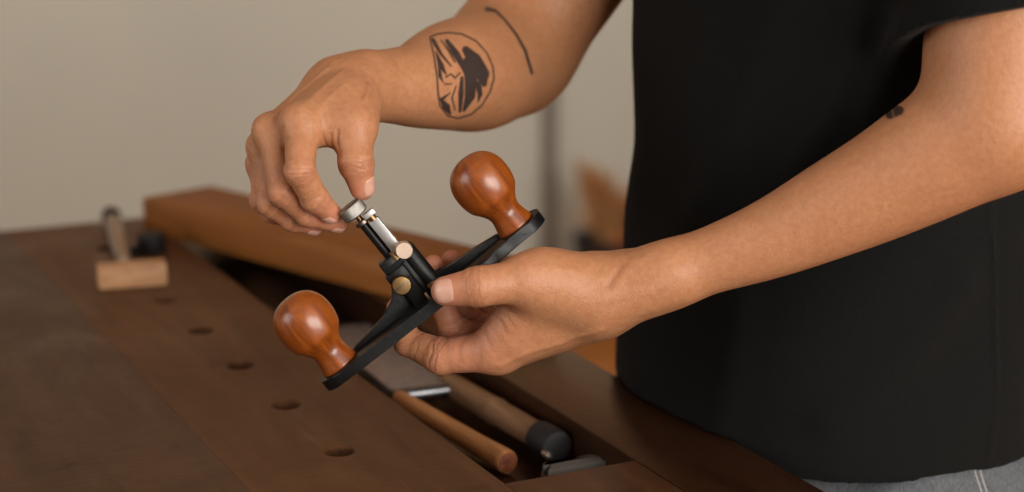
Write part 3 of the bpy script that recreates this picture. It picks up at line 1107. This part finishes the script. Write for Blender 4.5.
def line_dist(Q, p):
    d = None
    for a, b in zip(p[:-1], p[1:]):
        ba = b - a
        t = np.clip(((Q - a) @ ba) / (ba @ ba), 0, 1)
        k = np.linalg.norm(Q - a - t[:, None] * ba, axis=1)
        d = k if d is None else np.minimum(d, k)
    return d

def with_creases(f, creases, lines):
    def g(P):
        d = f(P)
        near = np.abs(d) < .003
        if near.any():
            Q = P[near]; add = np.zeros(len(Q))
            for c, ax, R, amp, w in creases:
                v = Q - c
                t = v @ ax
                m = (np.abs(t) < 4 * w) & (np.einsum('ij,ij->i', v, v) < R * R)
                if m.any():
                    vv = v[m]
                    wob = .0005 * np.sin(vv @ TC * 900) + .0004 * np.sin(vv @ UP * 1400)
                    add[m] += amp * np.exp(-((t[m] + wob) / w) ** 2)
            for p, amp, w, c, R in lines:
                m = np.einsum('ij,ij->i', Q - c, Q - c) < R * R
                if m.any():
                    add[m] += amp * np.exp(-(line_dist(Q[m], p) / w) ** 2)
            d = d.copy(); d[near] += add
        return d
    return g
def crease_mask(V, creases):
    add = np.zeros(len(V))
    for c, ax, R, amp, w in creases:
        v = V - c
        t = v @ ax
        m = (np.abs(t) < 4 * w) & (np.einsum('ij,ij->i', v, v) < R * R)
        vv = v[m]
        wob = .0005 * np.sin(vv @ TC * 900) + .0004 * np.sin(vv @ UP * 1400)
        add[m] = np.maximum(add[m], np.exp(-((t[m] + wob) / w) ** 2))
    return add
fL = with_creases(_fL, CR_L, WR_L)
fR = with_creases(_fR, CR_R, WR_R)

def bounds(pts, pad):
    p = np.array(pts)
    return p.min(0) - pad, p.max(0) + pad
allL = [p for h in LH.values() for p in h[0]] + L_fa + L_up
allR = [p for h in RH.values() for p in h[0]] + R_fa + R_up
HF = 0.00125
VL, QL = mesh_sdf(fL, *bounds(allL, .065), HF)
VR, QR = mesh_sdf(fR, *bounds(allR, .065), HF)

# ---- trunk, neck, head (coarser; under the shirt or above the picture)
HC = np.array([0.700, 1.015, 1.600])
hf = nrm((-.86, -.06, -.50)); hs = nrm(np.cross([0, 0, 1], hf)); hu = np.cross(hf, hs)
RH_ = np.array([hf, hs, hu])
def HP(f_, s_, u_):
    return HC + hf * f_ + hs * s_ + hu * u_
def head_f(P):
    d = ellipsoid(P, HP(-.012, 0, .035), (.098, .077, .088), RH_)
    d = smin(d, ellipsoid(P, HP(.030, 0, -.045), (.062, .060, .072), RH_), .04)
    d = smin(d, ellipsoid(P, HP(.055, 0, -.095), (.028, .030, .022), RH_), .03)          # chin
    d = smin(d, cone(P, HP(.088, 0, .010), HP(.112, 0, -.028), .008, .0125), .012)        # nose
    for s_ in (-1, 1):
        d = smin(d, ball(P, HP(.100, s_ * .012, -.032), .0075), .008)
        d = smin(d, ellipsoid(P, HP(-.008, s_ * .078, -.010), (.020, .008, .032), RH_), .006)  # ears
        d = smin(d, ellipsoid(P, HP(.076, s_ * .034, .020), (.016, .024, .007), RH_), .012)    # brows
        d = np.maximum(d, -ball(P, HP(.102, s_ * .033, .003), .0125))
        d = smin(d, ball(P, HP(.082, s_ * .033, .002), .0125), .003)                      # eyeballs under lids
        d = smin(d, cone(P, HP(.092, s_ * .002, -.060), HP(.086, s_ * .020, -.060), .0065, .004), .004)
        d = smin(d, cone(P, HP(.090, s_ * .002, -.071), HP(.085, s_ * .018, -.070), .0068, .004), .004)
    return d
def trunk_f(P):
    d = cone(P, (.745, 1.015, 1.43), HP(-.030, 0, -.06), .058, .054)
    d = smin(d, ellipsoid(P, (.745, 1.018, 1.22), (.095, .135, .24)), .05)
    d = smin(d, cone(P, SHL, SHR, .05, .05), .07)
    d = smin(d, ellipsoid(P, (.75, 1.018, .92), (.090, .135, .14)), .08)
    d = smin(d, head_f(P), .02)
    return d
VT, QT = mesh_sdf(trunk_f, (.55, .76, .76), (.92, 1.27, 1.78), .0045)

def relax(V, Q, wt, it):
    n = len(V)
    E_ = np.concatenate([Q[:, [0, 1]], Q[:, [1, 2]], Q[:, [2, 3]], Q[:, [3, 0]]])
    cnt = np.bincount(E_.ravel(), minlength=n)[:, None].astype(float) + 1e-9
    for _ in range(it):
        A = np.stack([np.bincount(E_[:, 0], V[E_[:, 1], i], n) + np.bincount(E_[:, 1], V[E_[:, 0], i], n) for i in range(3)], 1) / cnt
        V = V + (A - V) * wt[:, None] * .6
    return V
def ramp_px(V, x0, x1):
    px_ = to_px_all(V)[0]
    return np.clip((px_ - x0) / (x1 - x0), 0, 1)
def to_px_all(V):
    v = V - EYE
    d = v @ FW
    return CX + FOC * (v @ RT) / d, CY - FOC * (v @ UP) / d
VL = relax(VL, QL, ramp_px(VL, 640, 690), 60)
VR = relax(VR, QR, ramp_px(VR, 385, 420), 60)
V = np.concatenate([VL, VR, VT]); Q = np.concatenate([QL, QR + len(VL), QT + len(VL) + len(VR)])
body = mesh_from('body', V, Q)

person = thing('person', 'person in black t-shirt and grey jeans adjusting a router plane over the bench, tattooed forearm', 'person', (0.75, 1.018, 0))

# extra density where the tattoos are, then ink and flush attributes
bm = bmesh.new(); bm.from_mesh(body)
reg = []
for e_ in bm.edges:
    p = np.array(e_.verts[0].co); 
    x, y = to_px(p)
    if (x < 388) or (385 < x < 640 and y > 240) or (426 < x < 500 and 28 < y < 124) or (478 < x < 540 and 0 < y < 80) or (880 < x < 908 and 100 < y < 124):
        reg.append(e_)
bmesh.ops.subdivide_edges(bm, edges=reg, cuts=1, use_grid_fill=True)
bm.to_mesh(body); bm.free()
nv = len(body.vertices)
Vc = np.empty(nv * 3, np.float32); body.vertices.foreach_get('co', Vc); Vc = Vc.reshape(-1, 3).astype(float)
vv = Vc - EYE; dd_ = vv @ FW
hx, hy = CX + FOC * (vv @ RT) / dd_, CY - FOC * (vv @ UP) / dd_
selR = (hx < 392) & (Vc[:, 2] < 1.25)
selL = (hx > 383) & (hx < 645) & (hy > 236) & (dd_ < 1.19)
for _ in range(2):
    Vc[selR] = project(fR, Vc[selR], .0008)
    Vc[selL] = project(fL, Vc[selL], .0008)
body.vertices.foreach_set('co', Vc.astype(np.float32).ravel())
body.update()
Vc = np.empty(nv * 3, np.float32); body.vertices.foreach_get('co', Vc); Vc = Vc.reshape(-1, 3).astype(float)
Nc = np.empty(nv * 3, np.float32); body.vertices.foreach_get('normal', Nc); Nc = Nc.reshape(-1, 3)
vv = Vc - EYE
dep = vv @ FW
ppx, ppy = CX + FOC * (vv @ RT) / dep, CY - FOC * (vv @ UP) / dep
facing = np.einsum('ij,ij->i', Nc, vv) < 0
def seg(x, y, a, b, wa, wb=None):
    wb = wa if wb is None else wb
    ax, ay = a; bx, by = b
    t = np.clip(((x - ax) * (bx - ax) + (y - ay) * (by - ay)) / ((bx - ax) ** 2 + (by - ay) ** 2), 0, 1)
    return np.hypot(x - ax - t * (bx - ax), y - ay - t * (by - ay)) - (wa + (wb - wa) * t)
def poly(x, y, pts, ws):
    d = None
    for i in range(len(pts) - 1):
        s_ = seg(x, y, pts[i], pts[i + 1], ws[i], ws[i + 1])
        d = s_ if d is None else np.minimum(d, s_)
    return d
def cover(d, soft=0.9):
    return np.clip(0.5 - d / (2 * soft), 0, 1)
ring = [(430, 37), (437, 34), (448, 32.5), (462, 34), (476, 41), (487, 53), (493, 67), (494, 78), (490, 92), (482, 105), (471, 114.5), (458, 118.5), (448, 116), (440, 106), (438, 92), (437, 76), (434, 56), (430, 38)]
ink = cover(poly(ppx, ppy, ring, [0.9] * len(ring)))
strokes = [
    ([(447, 41), (456, 54), (464, 67), (468, 80)], [2.2, 3.8, 3.2, 1.4]),
    ([(466, 50), (474, 60), (482, 74), (484, 84)], [4, 7.5, 7.5, 3]),
    ([(468, 62), (471, 80), (470, 96), (464, 110)], [5.5, 6.5, 5.4, 1.8]),
    ([(478, 84), (480, 94), (478, 102)], [3.6, 2.6, 0.6]),
    ([(462, 78), (461, 94), (460, 111)], [1.8, 3.0, 1.6]),
    ([(433, 40), (441, 54), (451, 66)], [2.2, 1.6, 0.8]),
    ([(436, 52), (441, 66), (446, 74)], [0.8, 3.2, 0.8]),
    ([(439, 62), (440, 76), (443, 82)], [0.8, 2.2, 0.6]),
    ([(441, 40), (450, 52), (455, 62)], [0.6, 1.5, 0.8]),
    ([(440, 98), (446, 107), (450, 114)], [1.0, 4.2, 1.4]),
    ([(441, 100), (450, 93)], [2.0, 0.6]),
    ([(446, 77), (451, 74), (455, 78), (460, 73)], [0.9] * 4),
    ([(445, 84), (452, 84)], [0.8, 0.6]), ([(456, 86), (452, 98), (455, 110)], [0.6, 0.9, 0.7]),
]
for pts, ws in strokes:
    ink = np.maximum(ink, cover(poly(ppx, ppy, pts, ws)))
ink = np.maximum(ink, cover(poly(ppx, ppy, [(487, 9), (496, 11), (505, 20), (516, 34), (525, 50), (532, 73)], [2.4, 1.6, 1.3, 1.5, 1.7, 1.6])))
isR = dep > 1.14
ink = ink * (facing & isR)
small = np.maximum(cover(poly(ppx, ppy, [(890, 114.5), (899, 110.5)], [4.6, 4.8])), cover(poly(ppx, ppy, [(895, 107), (902, 109.5)], [1.6, 1.0])))
small *= 1 - 0.6 * cover(poly(ppx, ppy, [(892, 110), (894, 117)], [0.8, 0.5]))
ink = np.maximum(ink, small * (facing & (dep < 1.14) & (ppx > 800)))
flush = np.zeros(nv)
for H in (LH, RH):
    for nm in H:
        pts, rs = H[nm]
        dd = np.linalg.norm(Vc - pts[-1], axis=1)
        flush = np.maximum(flush, np.exp(-(dd / .018) ** 2) * .9)
        for j in (1, 2):
            dd = np.linalg.norm(Vc - pts[j], axis=1)
            flush = np.maximum(flush, np.exp(-(dd / .012) ** 2) * .45)
palmc = WM(470, 330, 14)
flush = np.maximum(flush, np.exp(-(np.linalg.norm(Vc - palmc, axis=1) / .032) ** 2) * .85)
crs = np.maximum(crease_mask(Vc, CR_L), crease_mask(Vc, CR_R)) * .6
for p, amp, w, c, R in WR_L + WR_R:
    if amp > 0:
        m = np.einsum('ij,ij->i', Vc - c, Vc - c) < R * R
        crs[m] = np.maximum(crs[m], min(1, amp * 1400) * np.exp(-(line_dist(Vc[m], p) / w) ** 2))
lips = np.exp(-(np.linalg.norm((Vc - HP(.094, 0, -.066)) / np.array([1, 1.6, .8]), axis=1) / .014) ** 2)
for nm_, arr in (('ink', ink * .93), ('flush', flush), ('crease', crs), ('lips', lips)):
    at = body.attributes.new(nm_, 'FLOAT', 'POINT')
    at.data.foreach_set('value', arr.astype(np.float32))
link('body', body, SKIN, person)

# ---- fingernails: thin curved plates laid on the finger ends
def nail(f, tip, prev, dn, Ln, Wn, shift=0.0, r=.008):
    t = nrm(tip - prev); dn = nrm(dn - t * (dn @ t)); lat = np.cross(t, dn)
    nu, nvv = 11, 11
    S, T_ = np.meshgrid(np.linspace(-1, 1, nu), np.linspace(-1, 1, nvv), indexing='ij')
    # squarish oval outline
    sx = S * np.sqrt(1 - 0.38 * T_ ** 2); tx = T_ * np.sqrt(1 - 0.30 * S ** 2)
    c = tip + t * shift
    p = c + (sx * Ln / 2)[..., None] * t + (tx * Wn / 2)[..., None] * lat
    p = p.reshape(-1, 3)
    x = p + dn * .007
    for _ in range(3):
        x = x - dn * np.clip(f(x) * 0.7, -.003, .003)[:, None]
    for _ in range(6):
        x = project(f, x, .003)
    g = grad(f, x)
    rim = np.maximum(np.abs(S), np.abs(T_)).reshape(-1)
    off = np.where(rim > .95, -.0002, .00035)
    top = x + g * off[:, None]
    Vn = top
    idx = np.arange(nu * nvv).reshape(nu, nvv)
    Qn = np.stack([idx[:-1, :-1], idx[1:, :-1], idx[1:, 1:], idx[:-1, 1:]], -1).reshape(-1, 4)
    under = x - g * .0009
    Vn = np.concatenate([top, under])
    Q2 = Qn[:, ::-1] + len(top)
    rimi = list(idx[:, 0]) + list(idx[-1, 1:]) + list(idx[-2::-1, -1]) + list(idx[0, -2:0:-1])
    side = np.array([[a, a + len(top), b + len(top), b] for a, b in zip(rimi, rimi[1:] + rimi[:1])])
    me = mesh_from('fingernail', Vn, np.concatenate([Qn, Q2, side]))
    bm = bmesh.new(); bm.from_mesh(me); bmesh.ops.recalc_face_normals(bm, faces=bm.faces); bm.to_mesh(me); bm.free()
    link('fingernail', me, NAIL, person)
nail(_fL, LH['thumb'][0][3], LH['thumb'][0][2], TC + .05 * UP, .0138, .0160, -.0004)
for nm in ('index', 'middle', 'ring', 'pinky'):
    nail(_fL, LH[nm][0][3], LH[nm][0][2], -TC + (-.7 * RT if nm == 'index' else 0), .0105, .0095, .0005)
ll = nrm(-.63 * RT - .77 * UP)
nail(_fR, RH['index'][0][3], RH['index'][0][2], .75 * ll + .7 * TC, .0108, .0098, .0012)
for nm in ('middle', 'ring', 'pinky'):
    nail(_fR, RH[nm][0][3], RH[nm][0][2], .9 * ll + .5 * TC, .010, .009, .0012)
nail(_fR, RH['thumb'][0][3], RH['thumb'][0][2], .9 * RT + .42 * TC - .1 * UP, .0128, .0125, -.0005)

# ---- t-shirt
zt = np.array([.80, .88, .95, 1.05, 1.15, 1.25, 1.33, 1.39, 1.43, 1.46])
ca = np.array([.140, .140, .139, .138, .138, .138, .124, .102, .080, .066])
cb = np.array([.160, .158, .154, .153, .158, .168, .176, .165, .100, .070])
cxs = np.array([.760, .752, .756, .761, .761, .759, .752, .748, .748, .746])
def torso_f(P, grow=0.0):
    z = P[:, 2]
    a = np.interp(z, zt, ca) + grow; b = np.interp(z, zt, cb) + grow; cx = np.interp(z, zt, cxs)
    x, y = (P[:, 0] - cx) / a, (P[:, 1] - 1.018) / b
    r_ = (np.abs(x) ** 2.4 + np.abs(y) ** 2.4) ** (1 / 2.4)
    d = (r_ - 1) * np.minimum(a, b) * .92
    d = np.maximum(d, z - 1.462)
    return d
def sleeve_f(P, grow=0.0):
    hl = WM(974, 15, -55)
    hl2 = WM(985, -60, -50)
    d1 = chain(P, [WM(994, 60, -55), L_el * 0.35 + SHL * 0.65, SHL], [.0565 + grow, .063 + grow, .062 + grow], .02)
    ax = nrm(SHL - WM(1003, 40, -55))
    ax = nrm(UP - .16 * RT)
    d1 = np.maximum(d1, -((P - WM(974, 14, -100)) @ ax))
    er = R_el * 0.48 + SHR * 0.52
    d2 = chain(P, [er, SHR], [.060 + grow, .062 + grow], .02)
    ax2 = nrm(SHR - er)
    d2 = np.maximum(d2, -((P - (er + ax2 * .002)) @ ax2))
    return np.minimum(d1, d2)
FOLDS = []
def shirt_f(P):
    d = smin(torso_f(P), sleeve_f(P), .035)
    d = smin(d, cone(P, SHL + [0, .0, -.005], SHR + [0, 0, -.005], .060, .060), .05)
    z = P[:, 2]; y = P[:, 1]; x = P[:, 0]
    # hanging folds of the cloth
    fold = .0012 * np.sin(y * 62 + 3.0 * np.sin(z * 7) + x * 25) * np.clip((z - .84) * 4, .3, 1)
    fold += .0010 * np.sin(y * 31 - z * 26 + x * 40 + 1.3)
    fold += .0008 * np.sin(z * 60 + y * 40 + 2 * np.sin(x * 30))
    d = d + fold
    if FOLDS:
        near = np.abs(d) < .02
        if near.any():
            Qn = P[near]; add = np.zeros(len(Qn))
            for p, amp, w, c, R in FOLDS:
                m = np.einsum('ij,ij->i', Qn - c, Qn - c) < (R + .04) ** 2
                if m.any():
                    add[m] += amp * np.exp(-(line_dist(Qn[m], p) / w) ** 2)
            d = d.copy(); d[near] += add
    # side seam
    sy = .770 + .006 * np.sin(z * 22)
    d = d - .0012 * np.exp(-((x - sy) / .0016) ** 2) * (y < 1.0) * (z < 1.25)
    d0 = d
    hem = .862 + .0015 * np.sin(x * 60 + y * 45)
    d = np.maximum(d, hem - z)
    # hollow at hem, sleeves and collar
    inner = np.maximum(d0 + .0065, z - .900)
    d = np.maximum(d, -inner)
    d = np.maximum(d, -np.maximum(x - .6256, z - .8806))
    col = ellipsoid(P, (.735, 1.018, 1.475), (.068, .072, .035))
    return np.maximum(d, -col)
FOLDS = lines_on(shirt_f, [([(790, -20), (768, 40), (746, 95), (726, 150), (700, 200)], -5.0, 13.0), ([(862, -20), (853, 30), (842, 73), (828, 112), (800, 160)], -5.5, 8.0),
                          ([(905, 30), (890, 70), (868, 112)], -4.0, 9.0), ([(960, 290), (900, 360), (830, 420)], -3.5, 12.0), ([(740, 300), (730, 380), (720, 430)], -2.5, 12.0)])
VS, QS = mesh_sdf(shirt_f, (.56, .72, .84), (.94, 1.34, 1.50), .0032, 1)
link('t_shirt', mesh_from('t_shirt', VS, QS), SHIRT, person)

# ---- jeans
def jeans_f(P):
    z = P[:, 2]
    a = np.interp(z, [.76, .88, .98], [.126, .122, .115]); b = np.interp(z, [.76, .88, .98], [.150, .147, .140])
    x, y = (P[:, 0] - .772) / a, (P[:, 1] - 1.018) / b
    hip = ((np.abs(x) ** 2.3 + np.abs(y) ** 2.3) ** (1 / 2.3) - 1) * .095
    hip = np.maximum(np.maximum(hip, z - .985), .76 - z)
    d = hip
    for s_ in (-1, 1):
        l = chain(P, [(.752, 1.018 + s_ * .075, .80), (.745, 1.018 + s_ * .085, .48), (.765, 1.018 + s_ * .085, .055)], [.088, .066, .056], .03)
        d = np.minimum(smin(hip, l, .03), d)
    d = np.maximum(d, .05 - z)
    wr = .0016 * np.sin(z * 130 + P[:, 1] * 60 + 2 * np.sin(P[:, 0] * 50)) + .0014 * np.sin(P[:, 1] * 90 + z * 40)
    return d + wr
VJ, QJ = mesh_sdf(jeans_f, (.60, .80, .03), (.90, 1.24, 1.0), .0045, 1)
jeans = link('jeans', mesh_from('jeans', VJ, QJ), DENIM, person)
# double stitched side seam
def seam_strip(x0, dx, mat):
    zz = np.linspace(.80, .93, 60)
    pts = []
    P = np.stack([np.full(60, x0), np.full(60, .78), zz], 1)
    for _ in range(60):
        P[:, 1] += jeans_f(P) * .7
    bm = bmesh.new(); prev = None
    for p in P:
        ring_ = [bm.verts.new((p[0] + dx * math.cos(t), p[1] + .0006 + .0012 * math.sin(t), p[2])) for t in np.linspace(0, 2 * math.pi, 7)[:-1]]
        if prev:
            for k in range(6):
                bm.faces.new((prev[k], prev[(k + 1) % 6], ring_[(k + 1) % 6], ring_[k]))
        prev = ring_
    o_ = build('seam', bm, mat, jeans)
for x0 in (.7655, .7705):
    seam_strip(x0, .0011, THREAD)

# ---- hair, eyes, shoes
def hair_f(P):
    q = (P - HC) @ RH_.T
    d = ellipsoid(P, HP(-.018, 0, .042), (.104, .084, .094), RH_)
    face = np.maximum(-(q[:, 0] - (.050 + .25 * (q[:, 2] - .09))), q[:, 2] - .10)   # open over the face
    d = np.maximum(d, -(q[:, 2] + .030 - .25 * q[:, 0] * 0))
    d = np.maximum(d, q[:, 0] - (.046 + .55 * np.maximum(q[:, 2] - .045, 0)))
    return d + .0016 * np.sin(q[:, 1] * 260 + 40 * q[:, 0]) * np.sin(q[:, 0] * 120)
VH, QH = mesh_sdf(hair_f, HC - .16, HC + .16, .004, 1)
link('hair', mesh_from('hair', VH, QH), HAIR, person)
for s_ in (-1, 1):
    def shoe_f(P, s_=s_):
        y0 = 1.018 + s_ * .088
        d = ellipsoid(P, (.70, y0, .045), (.135, .045, .045))
        d = smin(d, ellipsoid(P, (.765, y0, .06), (.060, .042, .055)), .03)
        return np.maximum(d, .002 - P[:, 2])
    Vs, Qs = mesh_sdf(shoe_f, (.55, 1.018 + s_ * .088 - .07, -.01), (.85, 1.018 + s_ * .088 + .07, .14), .005, 1)
    link('shoe', mesh_from('shoe', Vs, Qs), SHOE, person)
fix(person)
